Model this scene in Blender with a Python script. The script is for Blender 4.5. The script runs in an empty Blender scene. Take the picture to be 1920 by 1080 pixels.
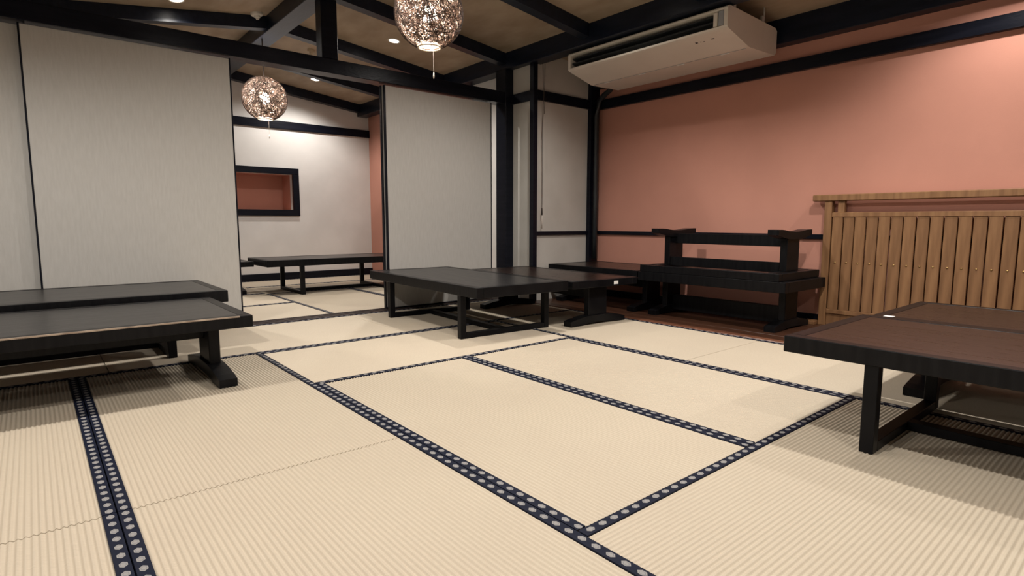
import bpy, bmesh, math, random
from mathutils import Vector, Matrix
random.seed(7)
scene = bpy.context.scene
COL = scene.collection

# ------------------------------------------------------------------ camera
YAW, PITCH, ROLL = 0.69837, 0.11432, 0.00131
fw = Vector((math.cos(PITCH)*math.sin(YAW), math.cos(PITCH)*math.cos(YAW), -math.sin(PITCH)))
rt = Vector((math.cos(YAW), -math.sin(YAW), 0.0))
up = rt.cross(fw)
r2 = rt*math.cos(ROLL) + up*math.sin(ROLL)
u2 = up*math.cos(ROLL) - rt*math.sin(ROLL)
cam_d = bpy.data.cameras.new('camera')
cam_d.sensor_width = 36.0
cam_d.lens = 1070.294/1920*36.0
cam_d.clip_start = 0.02
cam = bpy.data.objects.new('camera', cam_d)
COL.objects.link(cam)
m = Matrix((r2, u2, -fw)).transposed().to_4x4()
m.translation = Vector((-1.0662, -0.9966, 0.8234))
cam.matrix_world = m
scene.camera = cam

# ------------------------------------------------------------------ world and exposure
world = bpy.data.worlds.new('world'); scene.world = world
world.use_nodes = True
world.node_tree.nodes['Background'].inputs[0].default_value = (0.5, 0.5, 0.5, 1)
world.node_tree.nodes['Background'].inputs[1].default_value = 0.02
vs = scene.view_settings
vs.view_transform = 'Standard'
try: vs.look = 'None'
except Exception: pass
vs.exposure = -0.02
vs.gamma = 1.0
vs.use_curve_mapping = False
SPOT_FRONT, SPOT_BACK, BULB = 100.0, 82.0, 330.0
WARM = (1.0, 0.945, 0.88)

# ------------------------------------------------------------------ materials
MATS = {}
def new_mat(name):
    mt = bpy.data.materials.new(name); mt.use_nodes = True
    MATS[name] = mt
    nt = mt.node_tree
    return mt, nt, nt.nodes['Principled BSDF']

def mat_noise(name, c1, c2, rough=0.6, scale=(8, 8, 8), bump=0.0, bscale=None, spec=0.5, detail=4, coat=0.0, rough2=None, lo=0.35, hi=0.65):
    mt, nt, b = new_mat(name)
    N, L = nt.nodes, nt.links
    tc = N.new('ShaderNodeTexCoord'); mp = N.new('ShaderNodeMapping')
    mp.inputs['Scale'].default_value = scale
    L.new(tc.outputs['Object'], mp.inputs['Vector'])
    nz = N.new('ShaderNodeTexNoise'); nz.inputs['Scale'].default_value = 1.0; nz.inputs['Detail'].default_value = detail
    L.new(mp.outputs[0], nz.inputs['Vector'])
    rp = N.new('ShaderNodeValToRGB')
    rp.color_ramp.elements[0].position = lo; rp.color_ramp.elements[1].position = hi
    rp.color_ramp.elements[0].color = (*c1, 1); rp.color_ramp.elements[1].color = (*c2, 1)
    L.new(nz.outputs[0], rp.inputs[0]); L.new(rp.outputs[0], b.inputs['Base Color'])
    b.inputs['Roughness'].default_value = rough
    b.inputs['Specular IOR Level'].default_value = spec
    if coat: b.inputs['Coat Weight'].default_value = coat
    if rough2 is not None:
        mr = N.new('ShaderNodeMapRange'); mr.inputs[3].default_value = rough; mr.inputs[4].default_value = rough2
        L.new(nz.outputs[0], mr.inputs[0]); L.new(mr.outputs[0], b.inputs['Roughness'])
    if bump:
        nb = N.new('ShaderNodeTexNoise'); nb.inputs['Scale'].default_value = 1.0; nb.inputs['Detail'].default_value = 3
        mp2 = N.new('ShaderNodeMapping'); mp2.inputs['Scale'].default_value = bscale or scale
        L.new(tc.outputs['Object'], mp2.inputs['Vector']); L.new(mp2.outputs[0], nb.inputs['Vector'])
        bp = N.new('ShaderNodeBump'); bp.inputs['Strength'].default_value = bump; bp.inputs['Distance'].default_value = 0.002
        L.new(nb.outputs[0], bp.inputs['Height']); L.new(bp.outputs[0], b.inputs['Normal'])
    return mt

mat_noise('dark_wood', (.0035, .0045, .009), (.007, .008, .014), .30, (3, 3, 30), .45, (25, 25, 70), .2)
mat_noise('rafter_wood', (.004, .007, .015), (.008, .012, .025), .36, (20, 3, 20), .4, (60, 30, 60), .32)
mat_noise('table_black', (.004, .004, .005), (.008, .008, .009), .34, (4, 40, 4), .15, (10, 90, 10), .15)
mat_noise('table_metal', (.004, .004, .005), (.006, .006, .007), .40, (6, 6, 6), 0, None, .14)
mat_noise('table_top_black', (.010, .010, .011), (.020, .019, .020), .24, (50, 3, 6), .12, (120, 5, 10), .5, rough2=.38)
mat_noise('table_top_brown', (.012, .006, .0045), (.024, .011, .008), .22, (45, 2.5, 6), .12, (120, 5, 10), .5, rough2=.36)
mat_noise('worn_wood', (.50, .40, .31), (.22, .16, .12), .6, (14, 14, 14), 0)
mat_noise('fusuma', (.485, .47, .44), (.52, .505, .475), .85, (70, 70, 10), .2, (260, 260, 40), .2)
mat_noise('white_wall', (.72, .70, .675), (.77, .75, .725), .85, (3, 3, 3), .25, (240, 240, 240), .2)
mat_noise('grey_wall', (.50, .48, .44), (.55, .53, .49), .85, (3, 3, 3), .25, (240, 240, 240), .2)
mat_noise('salmon', (.55, .265, .200), (.59, .285, .215), .85, (2, 2, 2), .25, (260, 260, 260), .2)
mat_noise('ceiling_ply', (.31, .235, .160), (.42, .335, .240), .6, (5, 2.2, 5), .1, (40, 8, 40), .3)
mat_noise('floor_wood', (.045, .018, .010), (.085, .036, .020), .34, (25, 2.2, 10), .15, (120, 4, 30), .5)
mat_noise('kamachi', (.13, .05, .028), (.22, .09, .05), .35, (25, 2.2, 10), .1, (120, 4, 30), .5)
mat_noise('sill_wood', (.025, .016, .014), (.05, .033, .028), .45, (2, 25, 10), .1, (4, 120, 30), .4)
mat_noise('screen_wood', (.20, .098, .042), (.29, .152, .068), .5, (30, 30, 3), .15, (120, 120, 8), .4)
mat_noise('screen_wood_dark', (.175, .085, .036), (.26, .134, .060), .5, (30, 30, 3), .15, (120, 120, 8), .4)
mat_noise('brass', (.45, .30, .12), (.55, .38, .16), .35, (9, 9, 9))
MATS['brass'].node_tree.nodes['Principled BSDF'].inputs['Metallic'].default_value = .8
mat_noise('ac_white', (.72, .66, .58), (.76, .70, .62), .4, (4, 4, 4), 0)
mat_noise('ac_grey', (.30, .31, .33), (.34, .35, .37), .45, (4, 4, 4), 0)
mat_noise('ac_dark', (.012, .015, .017), (.02, .024, .027), .4, (4, 4, 4), 0)
mat_noise('steel', (.45, .43, .40), (.55, .52, .48), .35, (9, 9, 9))
mat_noise('plastic_white', (.62, .58, .52), (.68, .64, .58), .45, (9, 9, 9))
mat_noise('plastic_tan', (.34, .26, .17), (.38, .29, .19), .5, (9, 9, 9))
mat_noise('paper_white', (.80, .79, .76), (.85, .84, .82), .7, (9, 9, 9))
mat_noise('cord_dark', (.03, .022, .018), (.05, .035, .028), .6, (9, 9, 9))
mat_noise('cord_pale', (.55, .50, .44), (.6, .55, .5), .6, (9, 9, 9))
mat_noise('strand', (.035, .022, .017), (.12, .075, .055), .75, (40, 40, 40), 0, lo=.4, hi=.6)
mat_noise('shade_ring', (.70, .60, .45), (.75, .65, .5), .6, (9, 9, 9))

def mat_translucent(name, col):
    mt, nt, b = new_mat(name)
    N, L = nt.nodes, nt.links
    d = N.new('ShaderNodeBsdfDiffuse'); d.inputs[0].default_value = (*col, 1)
    tr = N.new('ShaderNodeBsdfTranslucent'); tr.inputs[0].default_value = (*col, 1)
    mx = N.new('ShaderNodeMixShader'); mx.inputs[0].default_value = .5
    L.new(d.outputs[0], mx.inputs[1]); L.new(tr.outputs[0], mx.inputs[2])
    L.new(mx.outputs[0], N['Material Output'].inputs['Surface'])
mat_translucent('strand_pale', (.78, .69, .63))
def mat_emit(name, col, s):
    mt, nt, b = new_mat(name)
    b.inputs['Base Color'].default_value = (*col, 1)
    b.inputs['Emission Color'].default_value = (*col, 1)
    b.inputs['Emission Strength'].default_value = s
mat_emit('bulb_glow', (1.0, .92, .83), BULB)
mat_emit('downlight_glow', (1.0, .93, .84), 30.0)

def mat_tatami():
    mt, nt, b = new_mat('tatami')
    N, L = nt.nodes, nt.links
    tc = N.new('ShaderNodeTexCoord')
    def noise(scale, detail=3):
        mp = N.new('ShaderNodeMapping'); mp.inputs['Scale'].default_value = scale
        L.new(tc.outputs['Object'], mp.inputs['Vector'])
        n = N.new('ShaderNodeTexNoise'); n.inputs['Scale'].default_value = 1; n.inputs['Detail'].default_value = detail
        L.new(mp.outputs[0], n.inputs['Vector']); return n
    big = noise((2.2, 2.2, 1), 3); fine = noise((45, 420, 1), 2)
    rp = N.new('ShaderNodeValToRGB')
    rp.color_ramp.elements[0].position = .3; rp.color_ramp.elements[1].position = .7
    rp.color_ramp.elements[0].color = (.585, .505, .398, 1); rp.color_ramp.elements[1].color = (.605, .528, .415, 1)
    L.new(big.outputs[0], rp.inputs[0])
    mx = N.new('ShaderNodeMixRGB'); mx.blend_type = 'MULTIPLY'; mx.inputs[0].default_value = .35
    r3 = N.new('ShaderNodeValToRGB')
    r3.color_ramp.elements[0].position = .25; r3.color_ramp.elements[1].position = .75
    r3.color_ramp.elements[0].color = (.72, .70, .66, 1); r3.color_ramp.elements[1].color = (1.1, 1.1, 1.1, 1)
    L.new(fine.outputs[0], r3.inputs[0]); L.new(rp.outputs[0], mx.inputs[1]); L.new(r3.outputs[0], mx.inputs[2])
    oi = N.new('ShaderNodeObjectInfo'); hv = N.new('ShaderNodeHueSaturation')
    mr = N.new('ShaderNodeMapRange'); mr.inputs[3].default_value = .996; mr.inputs[4].default_value = 1.004
    L.new(oi.outputs['Random'], mr.inputs[0]); L.new(mr.outputs[0], hv.inputs['Value']); L.new(mx.outputs[0], hv.inputs['Color'])
    L.new(hv.outputs[0], b.inputs['Base Color'])
    b.inputs['Roughness'].default_value = .55; b.inputs['Specular IOR Level'].default_value = .25
    bp = N.new('ShaderNodeBump'); bp.inputs['Strength'].default_value = .25; bp.inputs['Distance'].default_value = .001
    L.new(fine.outputs[0], bp.inputs['Height']); L.new(bp.outputs[0], b.inputs['Normal'])
mat_tatami()

def mat_heri():
    # woven navy cloth with a row of pale hexagons; local x across the strip, local y along it
    mt, nt, b = new_mat('heri')
    N, L = nt.nodes, nt.links
    tc = N.new('ShaderNodeTexCoord'); sp = N.new('ShaderNodeSeparateXYZ')
    L.new(tc.outputs['Object'], sp.inputs[0])
    def M(op, a, bb=None):
        n = N.new('ShaderNodeMath'); n.operation = op
        for i, v in enumerate((a, bb)):
            if v is None: continue
            if isinstance(v, (int, float)): n.inputs[i].default_value = v
            else: L.new(v, n.inputs[i])
        return n.outputs[0]
    P = .0485
    fy = M('ABSOLUTE', M('SUBTRACT', M('FRACT', M('DIVIDE', sp.outputs[1], P)), .5))   # 0 at hexagon centre .. .5
    yy = M('MULTIPLY', fy, P/.0150)
    xx = M('DIVIDE', M('ABSOLUTE', M('SUBTRACT', sp.outputs[0], 0.001)), .0090)
    hexd = M('MAXIMUM', xx, M('ADD', M('MULTIPLY', xx, .55), yy))
    mask = M('LESS_THAN', hexd, 1.0)
    inner = M('LESS_THAN', M('ABSOLUTE', M('SUBTRACT', hexd, .62)), .08)
    m1 = N.new('ShaderNodeMixRGB'); m1.inputs[1].default_value = (.006, .009, .024, 1); m1.inputs[2].default_value = (.31, .30, .29, 1)
    L.new(mask, m1.inputs[0])
    m2 = N.new('ShaderNodeMixRGB'); m2.inputs[2].default_value = (.20, .20, .22, 1)
    L.new(m1.outputs[0], m2.inputs[1]); L.new(inner, m2.inputs[0])
    L.new(m2.outputs[0], b.inputs['Base Color'])
    b.inputs['Roughness'].default_value = .7; b.inputs['Specular IOR Level'].default_value = .2
mat_heri()

# ------------------------------------------------------------------ mesh helpers
def bm_box(bm, lo, hi, bev=0.0):
    lo = Vector(lo); hi = Vector(hi)
    r = bmesh.ops.create_cube(bm, size=1.0)
    vs_ = r['verts']
    c = (lo+hi)/2; s = hi-lo
    for v in vs_:
        v.co = Vector((c.x+v.co.x*s.x, c.y+v.co.y*s.y, c.z+v.co.z*s.z))
    if bev > 0:
        es = list({e for v in vs_ for e in v.link_edges})
        bmesh.ops.bevel(bm, geom=es, offset=bev, segments=1, profile=.5, affect='EDGES')
    return bm

def bm_prism(bm, pts, axis, a, b):
    """pts: 2-D outline; extruded along axis from a to b. axis 0: (y,z), 1: (x,z), 2: (x,y)"""
    def mk(p, t):
        if axis == 0: return (t, p[0], p[1])
        if axis == 1: return (p[0], t, p[1])
        return (p[0], p[1], t)
    v0 = [bm.verts.new(mk(p, a)) for p in pts]; v1 = [bm.verts.new(mk(p, b)) for p in pts]
    n = len(pts); fs = [bm.faces.new(v0), bm.faces.new(v1[::-1])]
    for i in range(n):
        fs.append(bm.faces.new((v0[i], v1[i], v1[(i+1) % n], v0[(i+1) % n])))
    bmesh.ops.recalc_face_normals(bm, faces=fs)
    return bm

def bm_tube(bm, pts, r, seg=8, cap=True):
    pts = [Vector(p) for p in pts]; rings = []
    for i, p in enumerate(pts):
        t = (pts[min(i+1, len(pts)-1)] - pts[max(i-1, 0)]).normalized()
        a = Vector((0, 0, 1)) if abs(t.z) < .9 else Vector((1, 0, 0))
        x = t.cross(a).normalized(); y = t.cross(x)
        rings.append([bm.verts.new(p + (x*math.cos(2*math.pi*k/seg) + y*math.sin(2*math.pi*k/seg))*r) for k in range(seg)])
    for i in range(len(rings)-1):
        for k in range(seg):
            bm.faces.new((rings[i][k], rings[i][(k+1) % seg], rings[i+1][(k+1) % seg], rings[i+1][k]))
    if cap:
        bm.faces.new(rings[0][::-1]); bm.faces.new(rings[-1])
    return bm

def bm_lathe(bm, prof, seg=24):
    rings = []
    for r, z in prof:
        if r < 1e-5: rings.append([bm.verts.new((0, 0, z))])
        else: rings.append([bm.verts.new((r*math.cos(2*math.pi*k/seg), r*math.sin(2*math.pi*k/seg), z)) for k in range(seg)])
    for a, b in zip(rings, rings[1:]):
        for k in range(seg):
            k2 = (k+1) % seg
            if len(a) == 1 and len(b) == 1: continue
            if len(a) == 1: bm.faces.new((a[0], b[k], b[k2]))
            elif len(b) == 1: bm.faces.new((a[k], b[0], a[k2]))
            else: bm.faces.new((a[k], b[k], b[k2], a[k2]))
    bmesh.ops.recalc_face_normals(bm, faces=bm.faces[:])
    return bm

def mesh_of(bm, name, mat, smooth=False):
    me = bpy.data.meshes.new(name); bm.to_mesh(me); bm.free()
    me.materials.append(MATS[mat])
    if smooth:
        for p in me.polygons: p.use_smooth = True
    return me

def link(name, me, parent=None, loc=(0, 0, 0), rot=(0, 0, 0)):
    o = bpy.data.objects.new(name, me); COL.objects.link(o)
    o.location = loc; o.rotation_euler = rot
    if parent: o.parent = parent
    return o

def obj(name, bm, mat, parent=None, loc=(0, 0, 0), rot=(0, 0, 0), smooth=False):
    return link(name, mesh_of(bm, name, mat, smooth), parent, loc, rot)

def box(name, lo, hi, mat, parent=None, bev=0.0, centre=True):
    """box with its origin at its own centre"""
    lo = Vector(lo); hi = Vector(hi); c = (lo+hi)/2 if centre else Vector((0, 0, 0))
    return obj(name, bm_box(bmesh.new(), lo-c, hi-c, bev), mat, parent, c)

def tag(o, label=None, cat=None, group=None, kind=None):
    if label: o['label'] = label
    if cat: o['category'] = cat
    if group: o['group'] = group
    if kind: o['kind'] = kind
    return o

def thing(name, label, cat, loc=(0, 0, 0), rot=(0, 0, 0), group=None):
    o = bpy.data.objects.new(name, None); COL.objects.link(o)
    o.location = loc; o.rotation_euler = rot; o.empty_display_size = .1
    return tag(o, label, cat, group)

def structure(name, label=None, cat=None, loc=(0, 0, 0)):
    o = bpy.data.objects.new(name, None); COL.objects.link(o); o.location = loc
    return tag(o, label, cat, kind='structure')

# ------------------------------------------------------------------ room dimensions
XL, XR = -3.0, 3.90            # left wall, salmon wall
YB, YD, YF = -3.2, 3.88, 7.42  # wall behind the camera, sliding door line, far wall of back room
XBR = 3.08                     # right wall of back room
XPAN, YPAN = 2.97, 3.45        # grey boxed-in corner
RIDGE_X, RIDGE_Z = .93, 2.83
def ceil_z(x): return RIDGE_Z - (.12*(x-RIDGE_X) if x > RIDGE_X else .14*(RIDGE_X-x))
RAFTERS = [7.36, 6.24, 5.06, 3.88, 2.70, 1.52, .34, -.84, -2.02]

# ------------------------------------------------------------------ floor: slab, tatami mats, boards
floor = box('floor', (XL-.1, YB-.1, -.14), (XR+.1, YF+.1, -.062), 'sill_wood', centre=False)
tag(floor, 'tatami matted floor with navy patterned mat borders', 'floor', kind='structure')

HW = .034
mat_cache = {}
def mat_mesh(w, l):
    key = (round(w, 3), round(l, 3))
    if key in mat_cache: return mat_cache[key]
    n = max(8, round(w/.0158)); prof = []
    for i in range(n*6+1):
        x = -w/2 + w*i/(n*6)
        edge = min(1.0, (w/2-abs(x))/.012)
        prof.append((x, -.0044*abs(math.cos(math.pi*i/6))**1.6*edge))
    bm = bmesh.new()
    pts = [(-w/2, -.06)] + prof + [(w/2, -.06)]
    bm_prism(bm, pts, 1, -l/2, l/2)
    me = mesh_of(bm, 'tatami_mat', 'tatami')
    for p in me.polygons:
        p.use_smooth = abs(p.normal.z) > .4 and len(p.vertices) == 4
    for ed in me.edges:                      # keep the end faces from tilting the ridge normals
        va, vb = me.vertices[ed.vertices[0]].co, me.vertices[ed.vertices[1]].co
        if abs(va.y-vb.y) < 1e-5 or min(va.z, vb.z) < -.03: ed.use_edge_sharp = True
    sb = mesh_of(bm_box(bmesh.new(), (-HW/2, -l/2, -.02), (HW/2, l/2, .0018), .0006), 'border', 'heri')
    mat_cache[key] = (me, sb)
    return me, sb

def tatami(x0, y0, x1, y1, along):
    g = .0022
    w, l = (x1-x0-2*g, y1-y0-2*g) if along == 'y' else (y1-y0-2*g, x1-x0-2*g)
    me, sb = mat_mesh(w, l)
    o = link('tatami_mat', me, floor, ((x0+x1)/2, (y0+y1)/2, 0), (0, 0, 0 if along == 'y' else math.pi/2))
    for s in (-1, 1):
        link('border', sb, o, (s*(w/2-HW/2+.0004), 0, 0), (0, 0, 0 if s > 0 else math.pi))
    return o
X0, X1, X2, XT = 0.0, .935, 1.862, 2.83
for a in [(X0, 0, X1, 1.82, 'y'), (X1, 0, X2, 1.82, 'y'), (X0, 1.82, X2, 2.74, 'x'),
          (-.935, .91, 0, 2.74, 'y'), (-.935, -.93, 0, .91, 'y'), (0, -.93, X2, 0, 'x'),
          (X2, .91, XT, 2.74, 'y'), (X2, -.93, XT, .91, 'y'),
          (-.79, 2.74, 1.05, 3.79, 'x'), (1.05, 2.74, XT, 3.79, 'x'), (-2.63, 2.74, -.79, 3.79, 'x'),
          (-1.87, .91, -.935, 2.74, 'y'), (-1.87, -.93, -.935, .91, 'y'),
          (-2.81, .91, -1.87, 2.74, 'y'), (-2.81, -.93, -1.87, .91, 'y'),
          (-2.81, -2.76, -1.87, -.93, 'y'), (-1.87, -2.76, -.935, -.93, 'y'), (-.935, -2.76, 0, -.93, 'y'),
          (0, -2.76, X1, -.93, 'y'), (X1, -2.76, X2, -.93, 'y'), (X2, -2.76, XT, -.93, 'y'),
          # back room
          (-.86, 3.95, .965, 4.94, 'x'), (-.86, 4.94, .965, 5.90, 'x'), (-.86, 5.90, .965, 6.85, 'x'),
          (.965, 3.95, 1.96, 5.80, 'y'), (1.96, 3.95, 2.98, 5.80, 'y'), (.965, 5.80, 2.98, 6.62, 'x'), (.965, 6.62, 2.98, 7.40, 'x'),
          (-2.70, 3.95, -.86, 4.94, 'x'), (-2.70, 4.94, -.86, 5.90, 'x'), (-.86, 6.85, .965, 7.40, 'x')]:
    tatami(*a)
# wooden boards of the strip along the salmon wall
box('edge_rail', (XT+.003, YB, -.06), (XT+.075, YPAN+.3, .006), 'kamachi', floor, .003)
bx = XT+.078; bw = (XR-bx)/6
for i in range(6):
    box('plank', (bx+i*bw+.001, YB, -.06), (bx+(i+1)*bw-.001, YPAN, 0), 'floor_wood', floor, .002)
# door sill between the two rooms
box('sill', (XL, YD-.085, -.06), (2.865, YD+.065, .006), 'sill_wood', floor, .002)
for gy in (-.045, .005, .045):
    box('sill_rib', (XL, YD+gy-.008, .004), (2.865, YD+gy+.008, .010), 'sill_wood', floor)

# ------------------------------------------------------------------ ceiling, rafters, ridge, eaves
ceiling = structure('ceiling', 'low pitched board ceiling carried on black rafters', 'ceiling')
edges = [YB-.1] + sorted(RAFTERS) + [YF+.1]
T = .03
for y0, y1 in zip(edges, edges[1:]):
    for xa, xb in ((RIDGE_X, XR+.1), (XL-.1, RIDGE_X)):
        bm = bmesh.new()
        bm_prism(bm, [(xa, ceil_z(xa)), (xb, ceil_z(xb)), (xb, ceil_z(xb)+T), (xa, ceil_z(xa)+T)], 1, y0+.001, y1-.001)
        obj('ceiling_panel', bm, 'ceiling_ply', ceiling)
RD, RW = .115, .10
for y in RAFTERS:
    for xa, xb in ((RIDGE_X, 2.92), (XL, RIDGE_X)):
        bm = bmesh.new()
        bm_prism(bm, [(xa, ceil_z(xa)+.002), (xb, ceil_z(xb)+.002), (xb, ceil_z(xb)-RD), (xa, ceil_z(xa)-RD)], 1, y-RW/2, y+RW/2)
        obj('rafter', bm, 'rafter_wood', ceiling)
box('ridge_beam', (.84, YB, 2.675), (1.02, YF, RIDGE_Z+.01), 'rafter_wood', ceiling, .004)
box('eave_beam', (2.895, YB, 2.425), (3.05, YF, ceil_z(2.9)+.01), 'rafter_wood', ceiling, .004)
box('wall_top_beam', (XR-.12, YB, 2.29), (XR, YPAN, ceil_z(XR-.12)+.005), 'rafter_wood', ceiling, .004)

# door head beam with king post
head = box('trim_1', (XL, YD-.075, 2.072), (2.865, YD+.075, 2.190), 'dark_wood', bev=.004)
tag(head, 'long black lintel beam spanning above the sliding doors', 'beam', kind='structure')
st = box('king_post', (.905, YD-.06, 2.195), (1.045, YD+.06, 2.68), 'dark_wood', None, .004)
st.parent = head; st.location = Vector(st.location)-head.location
# main post at the end of the lintel
post = box('trim_2', (2.868, YD-.085, -.06), (3.0, YD+.085, 2.43), 'dark_wood', bev=.006)
tag(post, 'thick black corner post at the end of the sliding doors', 'post', kind='structure')

# ------------------------------------------------------------------ walls
def wall(name, lo, hi, mat, label):
    return tag(box(name, lo, hi, mat, centre=False), label, 'wall', kind='structure')
wr = wall('wall_right', (XR, YB-.1, -.1), (XR+.1, YPAN+.1, 2.55), 'salmon', 'salmon pink plaster wall with black rails')
box('picture_rail', (XR-.045, YB, 2.065), (XR, YPAN-.06, 2.165), 'dark_wood', wr, .003)
box('dado_rail', (XR-.022, YB, .69), (XR, YPAN-.06, .73), 'dark_wood', wr, .003)
box('skirting', (XR-.02, YB, 0), (XR, YPAN-.06, .07), 'dark_wood', wr, .003)

wa = wall('wall_back', (XPAN, YPAN, -.1), (XR+.1, YPAN+.05, 2.6), 'grey_wall', 'grey papered wall panel boxed in beside the black post')
box('side_panel', (XPAN, YPAN+.05, -.06), (XPAN+.05, YD-.086, 2.6), 'grey_wall', wa)
box('corner_post', (XPAN-.045, YPAN-.03, 0), (XPAN+.012, YPAN+.03, 2.425), 'dark_wood', wa, .003)
box('corner_post', (XR-.14, YPAN-.05, 0), (XR, YPAN, 2.52), 'dark_wood', wa, .003)
box('picture_rail', (XPAN+.012, YPAN-.03, 2.065), (XR-.14, YPAN, 2.165), 'dark_wood', wa, .003)
box('picture_rail', (XPAN-.028, YPAN+.03, 2.065), (XPAN, YD-.086, 2.165), 'dark_wood', wa, .003)
box('dado_rail', (XPAN+.012, YPAN-.022, .69), (XR-.14, YPAN, .73), 'dark_wood', wa, .003)

# far wall of back room with a framed niche
NX0, NX1, NZ0, NZ1 = .62, 1.87, 1.0, 1.50
bm = bmesh.new()
bm_box(bm, (XL-.1, YF, -.1), (NX0, YF+.1, 3.0)); bm_box(bm, (NX1, YF, -.1), (XBR+.1, YF+.1, 3.0))
bm_box(bm, (NX0, YF, -.1), (NX1, YF+.1, NZ0)); bm_box(bm, (NX0, YF, NZ1), (NX1, YF+.1, 3.0))
wf = tag(obj('wall_far', bm, 'white_wall'), 'white plaster gable wall of the back room with a framed niche', 'wall', kind='structure')
box('picture_rail', (XL, YF-.03, 2.125), (XBR, YF, 2.235), 'dark_wood', wf, .003)
box('skirting', (XL, YF-.02, 0), (XBR, YF, .10), 'dark_wood', wf, .003)
nf = structure('window_1', 'black framed recessed opening lined in salmon plaster', 'niche')
fwid = .085
box('frame', (NX0-fwid, YF-.035, NZ1), (NX1+fwid, YF+.02, NZ1+fwid), 'dark_wood', nf, .003)
box('frame', (NX0-fwid, YF-.035, NZ0-fwid), (NX1+fwid, YF+.02, NZ0), 'dark_wood', nf, .003)
box('frame', (NX0-fwid, YF-.035, NZ0), (NX0, YF+.02, NZ1), 'dark_wood', nf, .003)
box('frame', (NX1, YF-.035, NZ0), (NX1+fwid, YF+.02, NZ1), 'dark_wood', nf, .003)
bm = bmesh.new(); e = .001
bm_box(bm, (NX0-.1, YF+.42, NZ0-.1), (NX1+.1, YF+.46, NZ1+.1))
bm_box(bm, (NX0-.1, YF+.1+e, NZ0-.1), (NX1+.1, YF+.42, NZ0)); bm_box(bm, (NX0-.1, YF+.1+e, NZ1), (NX1+.1, YF+.42, NZ1+.1))
bm_box(bm, (NX0-.1, YF+.1+e, NZ0), (NX0, YF+.42, NZ1)); bm_box(bm, (NX1, YF+.1+e, NZ0), (NX1+.1, YF+.42, NZ1))
obj('recess', bm, 'salmon', nf)

wb = wall('wall_side', (XBR, 4.70, -.1), (XBR+.1, YF+.1, 2.62), 'salmon', 'salmon plaster side wall of the back room')
box('white_panel', (XBR, YD-.08, -.06), (XBR+.1, 4.67, 2.62), 'white_wall', wb)
box('divider_post', (XBR-.02, 4.67, 0), (XBR+.1, 4.70, 2.6), 'dark_wood', wb)
wall('wall_left', (XL-.1, YB-.1, -.1), (XL, YF+.1, 2.6), 'white_wall', 'white plaster wall on the left of the room')
wall('wall_front', (XL, YB-.1, -.1), (XR, YB, 3.0), 'white_wall', 'white plaster wall behind the viewer')

# ------------------------------------------------------------------ sliding doors
DW = 1.232
def door(n, x0, yc, label):
    d = structure('door_%d' % n, label, 'sliding door', (x0+DW/2, yc, .008))
    w = DW/2
    box('panel', (-w+.010, -.014, .012), (w-.010, .014, 2.050), 'fusuma', d, .002)
    for s in (-1, 1):
        box('edge_stile', (s*(w-.005)-.005, -.017, 0), (s*(w-.005)+.005, .017, 2.056), 'dark_wood', d, .002)
    box('edge_rail', (-w+.01, -.016, 0), (w-.01, .016, .012), 'dark_wood', d)
    return d
door(1, .192-DW, YD-.02, 'greige papered sliding door standing behind the two left tables')
door(2, 1.484, YD-.02, 'greige papered sliding door standing behind the wide black table')
door(3, 1.470, YD+.025, 'greige sliding door stacked behind another with only its dark edge showing')
door(4, .192-2*DW+.04, YD+.025, 'greige papered sliding door at the far left, behind its neighbour')

# ------------------------------------------------------------------ low tables
def table_top(t, hw, hl, h, thick, mat_top, mat_rim, rimw=.055):
    top = box('tabletop', (-hw+rimw, -hl+rimw, h-.028), (hw-rimw, hl-rimw, h-.0015), mat_top, t, .001)
    for s in (-1, 1):
        box('rim_board', (s*(hw-rimw/2)-rimw/2, -hl, h-thick), (s*(hw-rimw/2)+rimw/2, hl, h), mat_rim, t, .003)
        box('rim_board', (-hw+rimw+.0005, s*(hl-rimw/2)-rimw/2, h-thick), (hw-rimw-.0005, s*(hl-rimw/2)+rimw/2, h), mat_rim, t, .003)
    return top

def frame_table(label, loc, rotz, hw, hl, h, frames, mat_top='table_top_black', thick=.074, lg=.046, group=None):
    t = thing('low_table', label, 'table', loc, (0, 0, rotz), group)
    table_top(t, hw, hl, h, thick, mat_top, 'table_black')
    hz = h-thick
    for fy in frames:
        for s in (-1, 1):
            x = s*(hw-.006-lg/2)
            box('leg', (x-lg/2, fy-lg/2, 0), (x+lg/2, fy+lg/2, hz+.02), 'table_metal', t, .002)
        box('foot_bar', (-hw+.006+lg, fy-lg/2, 0), (hw-.006-lg, fy+lg/2, .038), 'table_metal', t, .002)
        box('top_bar', (-hw+.006+lg, fy-lg/2, hz-.008), (hw-.006-lg, fy+lg/2, hz+.020), 'table_metal', t, .002)
    box('stretcher', (-.028, frames[0]+lg/2, .002), (.028, frames[1]-lg/2, .036), 'table_metal', t, .002)
    return t

def foot_mesh(fl, wd):
    """arched trestle foot lying along local x"""
    pts = []
    n = 12
    for i in range(n+1):
        u = -1+2*i/n; pts.append((u*fl, .016*max(0, 1-(abs(u)/.72)**2)))
    for i in range(n+1):
        u = 1-2*i/n; a = abs(u)
        z = .040 + .034*max(0, min(1, (1-a)/.62))**.8
        pts.append((u*fl, z))
    return bm_prism(bmesh.new(), pts, 1, -wd/2, wd/2)

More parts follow.
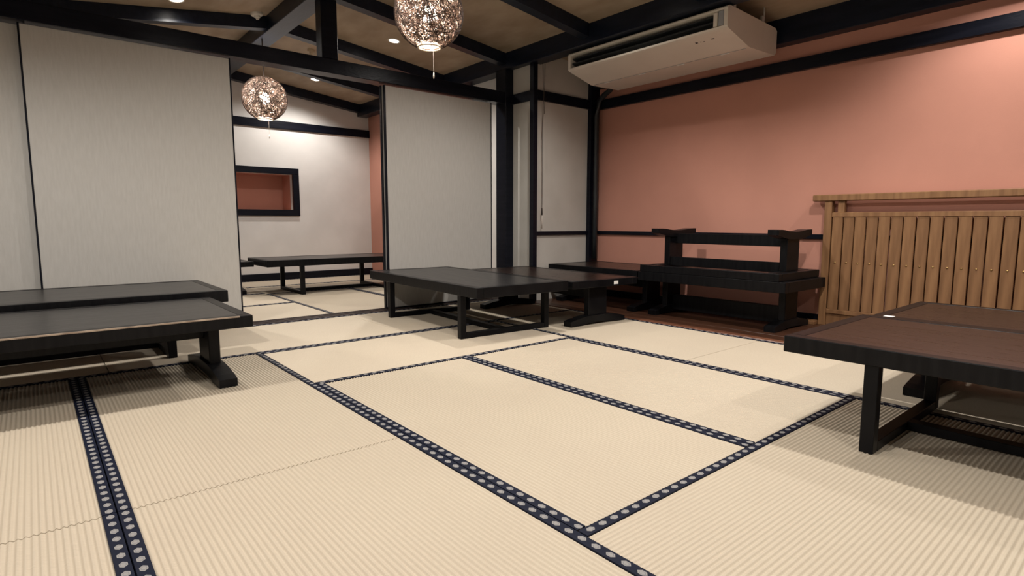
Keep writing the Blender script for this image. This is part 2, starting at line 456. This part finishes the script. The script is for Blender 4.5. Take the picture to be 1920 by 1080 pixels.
def trestle_table(label, loc, rot, hw, hl, h, peds, mat_top='table_top_black', thick=.058, fl=.31, pw=.105, pt=.055, group=None, rim='table_black', worn=False, bar=(.20, .28), under=False):
    t = thing('low_table', label, 'table', loc, rot, group)
    table_top(t, hw, hl, h, thick, mat_top, rim)
    hz = h-thick
    for py in peds:
        box('pedestal', (-pw, py-pt/2, .07), (pw, py+pt/2, hz), 'table_black', t, .004)
        obj('foot', foot_mesh(fl, .085), 'table_black', t, (0, py, 0))
        box('bearer', (-hw+.07, py-pt/2, hz-.002), (hw-.07, py+pt/2, hz+.028), 'table_black', t, .003)
    box('stretcher', (-.017, peds[0]+pt/2, bar[0]), (.017, peds[1]-pt/2, bar[1]), 'table_black', t, .003)
    if under:
        box('under_rail', (-.09, peds[0]+pt/2, hz-.07), (-.065, peds[1]-pt/2, hz+.01), 'table_black', t, .003)
    if worn:
        w = box('worn_edge', (-hw-.0006, -hl+.06, h-.006), (-hw+.008, hl-.16, h+.0006), 'worn_wood', t)
        tag(w, 'bare wood showing along the rubbed table edge')
    return t
R = math.radians
# wide black table in front of the sliding doors
frame_table('wide black low table with square metal legs in front of the sliding door', (1.655, 2.925, 0), R(-2.9), .415, .885, .385, (-.645, .50))
# table pushed against its right side
tt = trestle_table('dark low table on trestle feet pushed against the wide black table', (2.49, 2.76, 0), (0, 0, R(-2.9)), .37, .75, .37, (-.63, .57), 'table_top_brown')
tag(box('sticker', (.085, -.7515, .325), (.135, -.7495, .352), 'paper_white', tt), 'small white sticker')
# along the salmon wall
trestle_table('dark low table in the corner between grey wall panel and salmon wall', (3.48, 2.80, 0), (0, 0, 0), .37, .58, .39, (-.47, .47), 'table_top_brown')
trestle_table('black trestle table standing upright on the boards, lower of the stacked pair', (3.448, 1.54, 0), (0, 0, 0), .35, .66, .39, (-.53, .54), 'table_top_brown', thick=.08, fl=.29, bar=(.03, .17))
trestle_table('black trestle table lying upside down with its feet in the air', (3.448, 1.555, .772), (math.pi, 0, 0), .35, .625, .381, (-.515, .535), 'table_top_brown', fl=.285, bar=(.045, .135), under=True)
# right foreground
frame_table('brown topped low table with square metal legs in the right foreground', (1.587, -.877, 0), 0, .412, .885, .384, (-.575, .575), 'table_top_brown', thick=.064)
tb = trestle_table('brown topped low table on the far right, pushed beside the foreground one', (2.408, -.80, 0), (0, 0, 0), .395, .78, .379, (-.6, .6), 'table_top_brown')
tag(box('sticker', (-.375, .690, .379), (-.335, .730, .3802), 'paper_white', tb), 'small white sticker')
# left
trestle_table('black low table with a rubbed pale edge in the left foreground', (-1.05, 2.425, 0), (0, 0, R(90)), .445, .80, .365, (-.69, .69), fl=.37, pw=.115, worn=True)
frame_table('black low table set behind the rubbed one, against the left sliding door', (-1.015, 3.365, 0), R(90), .43, .885, .392, (-.56, .56))
# back room
frame_table('long black low table in the back room below the salmon corner', (1.80, 5.87, 0), R(90), .37, .91, .403, (-.53, .52))
trestle_table('black low table in the back room under the niche, half hidden by the door', (.0, 6.30, 0), (0, 0, R(90)), .42, .86, .375, (-.74, .74), fl=.36)

# ------------------------------------------------------------------ wooden slatted screen
sc = thing('slatted_screen', 'brown wooden slatted screen standing against the salmon wall', 'screen', (3.835, .925, 0))
L = 1.90      # runs along -y
def sy(a, b): return (-b, -a)
def sbox(name, xa, xb, a, b, z0, z1, mat, parent=sc, bev=.003):
    y0, y1 = sy(a, b); return box(name, (xa, y0, z0), (xb, y1, z1), mat, parent, bev)
for a in (.0, L-.055): sbox('post', -.028, .028, a, a+.055, 0, .995, 'screen_wood')
sbox('cap_rail', -.042, .042, -.09, L+.09, .995, 1.045, 'screen_wood', bev=.005)
for a in (.095, L-.145): sbox('stub', -.02, .02, a, a+.05, .905, .995, 'screen_wood')
sbox('top_rail', -.024, .024, .055, L-.055, .868, .905, 'screen_wood')
sbox('bottom_rail', -.024, .024, .055, L-.055, .100, .135, 'screen_wood')
sbox('kick_board', -.008, .012, .055, L-.055, .005, .100, 'screen_wood')
npl = 22; pitch = (L-.11-.01)/npl
bolt = bm_lathe(bmesh.new(), [(0, .006), (.004, .005), (.0065, .0025), (.007, 0)], 10)
bolt_me = mesh_of(bolt, 'nail_head', 'brass', True)
for i in range(npl):
    a = .06+i*pitch; d = .004 if i % 2 else 0
    pl = sbox('slat', -.022+d, -.004+d, a+.004, a+pitch-.004, .135, .868, 'screen_wood_dark' if i % 2 else 'screen_wood', bev=.002)
    link('nail_head', bolt_me, pl, (-.009, 0, .01), (0, -math.pi/2, 0))
sbox('step_block', -.09, .03, -.10, -.002, 0, .028, 'screen_wood_dark')

# ------------------------------------------------------------------ air conditioner
ac = thing('air_conditioner', 'white ceiling suspended air conditioner beside the salmon wall', 'air conditioner', (2.96, 2.16, 2.172))
prof_full = [(0, .225), (.006, .235), (.03, .242), (.74, .225), (.765, .205), (.765, .035), (.74, .012), (.36, 0), (.32, .002), (.02, .078), (.004, .086), (0, .095)]
prof_notch = [(0, .225), (.006, .235), (.03, .242), (.74, .225), (.765, .205), (.765, .035), (.74, .012), (.36, 0), (.32, .002), (.02, .078), (.004, .086), (0, .100), (.085, .112), (.085, .208), (0, .212)]
HL = .815
bm = bmesh.new(); bm_prism(bm, prof_notch, 1, -HL+.03, HL-.03)
obj('body', bm, 'ac_white', ac)
for s in (-1, 1):
    bm = bmesh.new(); bm_prism(bm, prof_full, 1, min(s*HL, s*(HL-.03)), max(s*HL, s*(HL-.03)))
    obj('end_cover', bm, 'ac_white', ac)
box('corner_insert', (-.002, -HL+.032, .104), (.05, -HL+.075, .208), 'ac_grey', ac, .003)
box('corner_insert', (.004, -HL+.085, .106), (.05, -HL+.12, .207), 'ac_white', ac, .003)
box('outlet', (.075, -HL+.06, .112), (.083, HL-.035, .205), 'ac_dark', ac)
for z, x in ((.135, .03), (.178, .035)):
    bl = box('louver', (x-.02, -HL+.13, z-.004), (x+.028, HL-.04, z+.004), 'ac_dark', ac, .002)
    bl.rotation_euler = (0, R(18), 0)
bm = bmesh.new(); bm_box(bm, (-.16, -HL+.09, -.001), (.16, HL-.09, .001)) ; bm.free()
for xx in (.342,):
    box('panel_seam', (xx-.002, -HL+.03, -.0015), (xx+.002, HL-.03, .003), 'ac_grey', ac)
for k in range(4):
    box('clip', (.352, -HL+.18+k*.41, -.004), (.362, -HL+.25+k*.41, .001), 'paper_white', ac)
# maker's badge and receiver window on the sloping underside
def under(x): return .078 - (x-.02)*(.076/.30)
slope = math.atan(.076/.30)
for (x, y, w, l) in ((.10, -.50, .016, .020), (.102, -.535, .006, .006), (.108, -.56, .006, .014), (.10, -.64, .010, .024)):
    b = box('badge', (x-w/2, y-l/2, -.0015), (x+w/2, y+l/2, .0015), 'ac_dark', ac)
    b.location.z = under(x); b.rotation_euler = (0, slope, 0)
tag(b, 'small dark badge')
for x in (.12, .56):
    for y in (-HL+.012, HL-.012):
        hx = box('hanger', (x-.02, y-.012*(1 if y > 0 else -1)-.01, .215), (x+.02, y-.012*(1 if y > 0 else -1)+.01, .285), 'steel', ac, .003)
        top = ceil_z(2.96+x)-2.155
        zt = min(top, 2.425-2.155 if x < .1 else top)
        obj('rod', bm_tube(bmesh.new(), [(x, y, .28), (x, y, zt+.003)], .006), 'steel', ac)
# insulated pipe from the unit along the rail into the corner
pts = [(3.66, 2.99, 2.30), (3.70, 3.04, 2.26), (3.74, 3.12, 2.215), (3.80, 3.25, 2.195), (3.81, 3.33, 2.15), (3.81, 3.36, 2.0), (3.81, 3.36, 1.0), (3.81, 3.36, .42)]
cr = bmesh.new(); bm_tube(cr, pts, .028, 10)
pp = tag(obj('air_conditioner_pipe', cr, 'ac_dark', smooth=True), 'dark wrapped pipe running from the air conditioner down the corner post', 'pipe')

# ------------------------------------------------------------------ hanging cord on the grey panel
hc = thing('hanging_cord', 'thin brown cord hanging down the grey wall panel', 'cord', (3.035, 3.405, .76))
obj('cord', bm_tube(bmesh.new(), [(0, 0, .22), (.004, 0, .6), (-.004, 0, .95), (.006, 0, 1.15), (.012, 0, 1.35), (.0, .0, 1.665)], .0032, 6), 'cord_dark', hc)
obj('cord', bm_tube(bmesh.new(), [(.022, 0, 1.17), (.03, 0, 1.3), (.024, 0, 1.4), (.028, 0, 1.665)], .003, 6), 'cord_dark', hc)
obj('weight', bm_lathe(bmesh.new(), [(0, .22), (.006, .215), (.009, .20), (.0095, .15), (.006, .14), (0, .138)], 10), 'cord_dark', hc, smooth=True)
obj('tassel', bm_lathe(bmesh.new(), [(0, .14), (.004, .138), (.007, .0), (0, 0)], 8), 'cord_pale', hc, smooth=True)

# ------------------------------------------------------------------ pendant lamps
RS = .222
def strand_mesh(seed, rad, count, w0, w1, name, mat):
    rnd = random.Random(seed); bm = bmesh.new()
    def strand(n, r, a0, a1, off, wid):
        a = Vector((0, 0, 1)).cross(n)
        a = a.normalized() if a.length > 1e-4 else Vector((1, 0, 0))
        b = n.cross(a); prev = None
        K = 12
        c = math.sqrt(1-off*off)
        wob = rnd.uniform(0, 6.28)
        for k in range(K+1):
            t = a0+(a1-a0)*k/K
            d = (a*math.cos(t)+b*math.sin(t))*c + n*(off+.03*math.sin(2.3*t+wob))
            d.normalize()
            if d.z < -.945 or d.z > .95: prev = None; continue
            w = n.cross(d).cross(d).normalized(); w = d.cross(a*(-math.sin(t))+b*math.cos(t)).normalized()
            q = [bm.verts.new(d*r+w*wid), bm.verts.new(d*(r+wid*.8)), bm.verts.new(d*r-w*wid)]
            if prev:
                for i, j in ((0, 1), (1, 2), (2, 0)):
                    bm.faces.new((prev[i], prev[j], q[j], q[i]))
            prev = q
    for i in range(count):
        z = rnd.uniform(-1, 1); ph = rnd.uniform(0, 2*math.pi); s = math.sqrt(1-z*z)
        n = Vector((s*math.cos(ph), s*math.sin(ph), z))
        a0 = rnd.uniform(0, 2*math.pi)
        strand(n, rad-rnd.uniform(0, .005), a0, a0+rnd.uniform(1.2, 2.4), rnd.uniform(-.75, .75), rnd.uniform(w0, w1))
    return mesh_of(bm, name, mat)
shade_me = strand_mesh(3, RS, 860, .0007, .0014, 'woven_shade', 'strand')
lining_me = strand_mesh(9, RS-.008, 700, .0018, .0034, 'pale_lining', 'strand_pale')
def pendant(label, loc, topz):
    t = thing('pendant_lamp', label, 'lamp', loc)
    s = link('woven_shade', shade_me, t)
    s['kind'] = 'stuff'
    s2 = link('pale_lining', lining_me, t); s2['kind'] = 'stuff'
    ring = bmesh.new()
    rr = RS*math.sqrt(1-.945**2)
    bm_tube(ring, [(rr*math.cos(2*math.pi*k/28), rr*math.sin(2*math.pi*k/28), -RS*.945) for k in range(29)], .005, 8, False)
    obj('rim', ring, 'shade_ring', t, smooth=True)
    obj('bulb', bm_lathe(bmesh.new(), [(0, -.052), (.026, -.046), (.044, -.026), (.050, 0), (.043, .026), (.024, .046), (.014, .055), (0, .056)], 20), 'bulb_glow', t, smooth=True)
    obj('socket', bm_lathe(bmesh.new(), [(0, .055), (.02, .055), (.022, .11), (.012, .125), (.006, .135), (0, .136)], 16), 'cord_dark', t, smooth=True)
    obj('cord', bm_tube(bmesh.new(), [(0, 0, .13), (0, 0, topz-loc[2])], .006, 8), 'cord_dark', t)
    obj('pull_cord', bm_tube(bmesh.new(), [(.025, 0, .07), (.028, 0, -.1), (.03, 0, -.36)], .0016, 6), 'cord_pale', t)
    obj('pull_knob', bm_lathe(bmesh.new(), [(0, -.36), (.0035, -.362), (.0055, -.385), (.003, -.40), (0, -.40)], 8), 'cord_pale', t, (.03, 0, 0), smooth=True)
    return t
pendant('large woven ball pendant lamp hanging nearest the camera, from the ridge', (1.0, 2.30, 2.158), 2.675)
pendant('woven ball pendant lamp hanging in the back room doorway', (.875, 5.27, 2.085), 2.675)

# ------------------------------------------------------------------ downlights and detectors
def downlight(x, y, power, label, grp=None):
    z = ceil_z(x); sl = math.atan(.12) if x > RIDGE_X else -math.atan(.14)
    t = thing('downlight', label, 'light', (x, y, z), (0, sl, 0), grp)
    obj('ring', bm_lathe(bmesh.new(), [(.048, .0), (.048, -.004), (.062, -.005), (.066, -.002), (.066, .0)], 24), 'plastic_white', t, smooth=True)
    obj('lens', bm_lathe(bmesh.new(), [(0, -.003), (.03, -.003), (.047, -.001)], 24), 'downlight_glow', t)
    ld = bpy.data.lights.new('downlight_lamp', 'SPOT'); ld.energy = power; ld.color = WARM
    ld.spot_size = R(150); ld.spot_blend = .55; ld.shadow_soft_size = .03
    lo = bpy.data.objects.new('downlight_lamp', ld); COL.objects.link(lo); lo.parent = t; lo.location = (0, 0, -.02)
downlight(1.98, 4.55, SPOT_BACK, 'bright round downlight beside the large woven lamp in the ceiling')
downlight(1.97, 6.69, SPOT_BACK, 'small round downlight in the back room ceiling near the far wall')
downlight(.03, 4.76, SPOT_BACK, 'round downlight at the top left edge of the picture, left of the ridge')
for (x, y, k) in ((2.2, 2.15, 1.0), (2.2, .0, 1.25), (2.2, -1.9, .45), (.0, 2.11, .55), (.0, -.05, 1.0), (.0, -1.9, .6), (-1.7, 2.05, 1.25), (-1.7, -.2, .6)):
    downlight(x, y, SPOT_FRONT*k, 'round ceiling downlight over the front room, above the picture', 'front room downlights')
downlight(3.35, .55-.75, 60, 'round downlight over the boarded strip, washing the salmon wall')

def detector(x, y, mat, label, k=1.0):
    z = ceil_z(x); sl = math.atan(.12) if x > RIDGE_X else -math.atan(.14)
    t = thing('smoke_detector', label, 'smoke detector', (x, y, z), (0, sl, 0))
    obj('base', bm_lathe(bmesh.new(), [(0, 0), (.055*k, 0), (.055*k, -.018), (.048*k, -.028), (0, -.028)], 24), mat, t, smooth=False)
    obj('sensor_head', bm_lathe(bmesh.new(), [(0, -.028), (.03*k, -.028), (.026*k, -.045), (.014*k, -.052), (.014*k, -.06), (0, -.06)], 20), mat, t)
detector(.73, 4.93, 'plastic_white', 'white round smoke detector left of the ridge beam')
detector(1.515, 5.61, 'plastic_tan', 'tan round smoke detector on the back room ceiling beside the king post', .8)
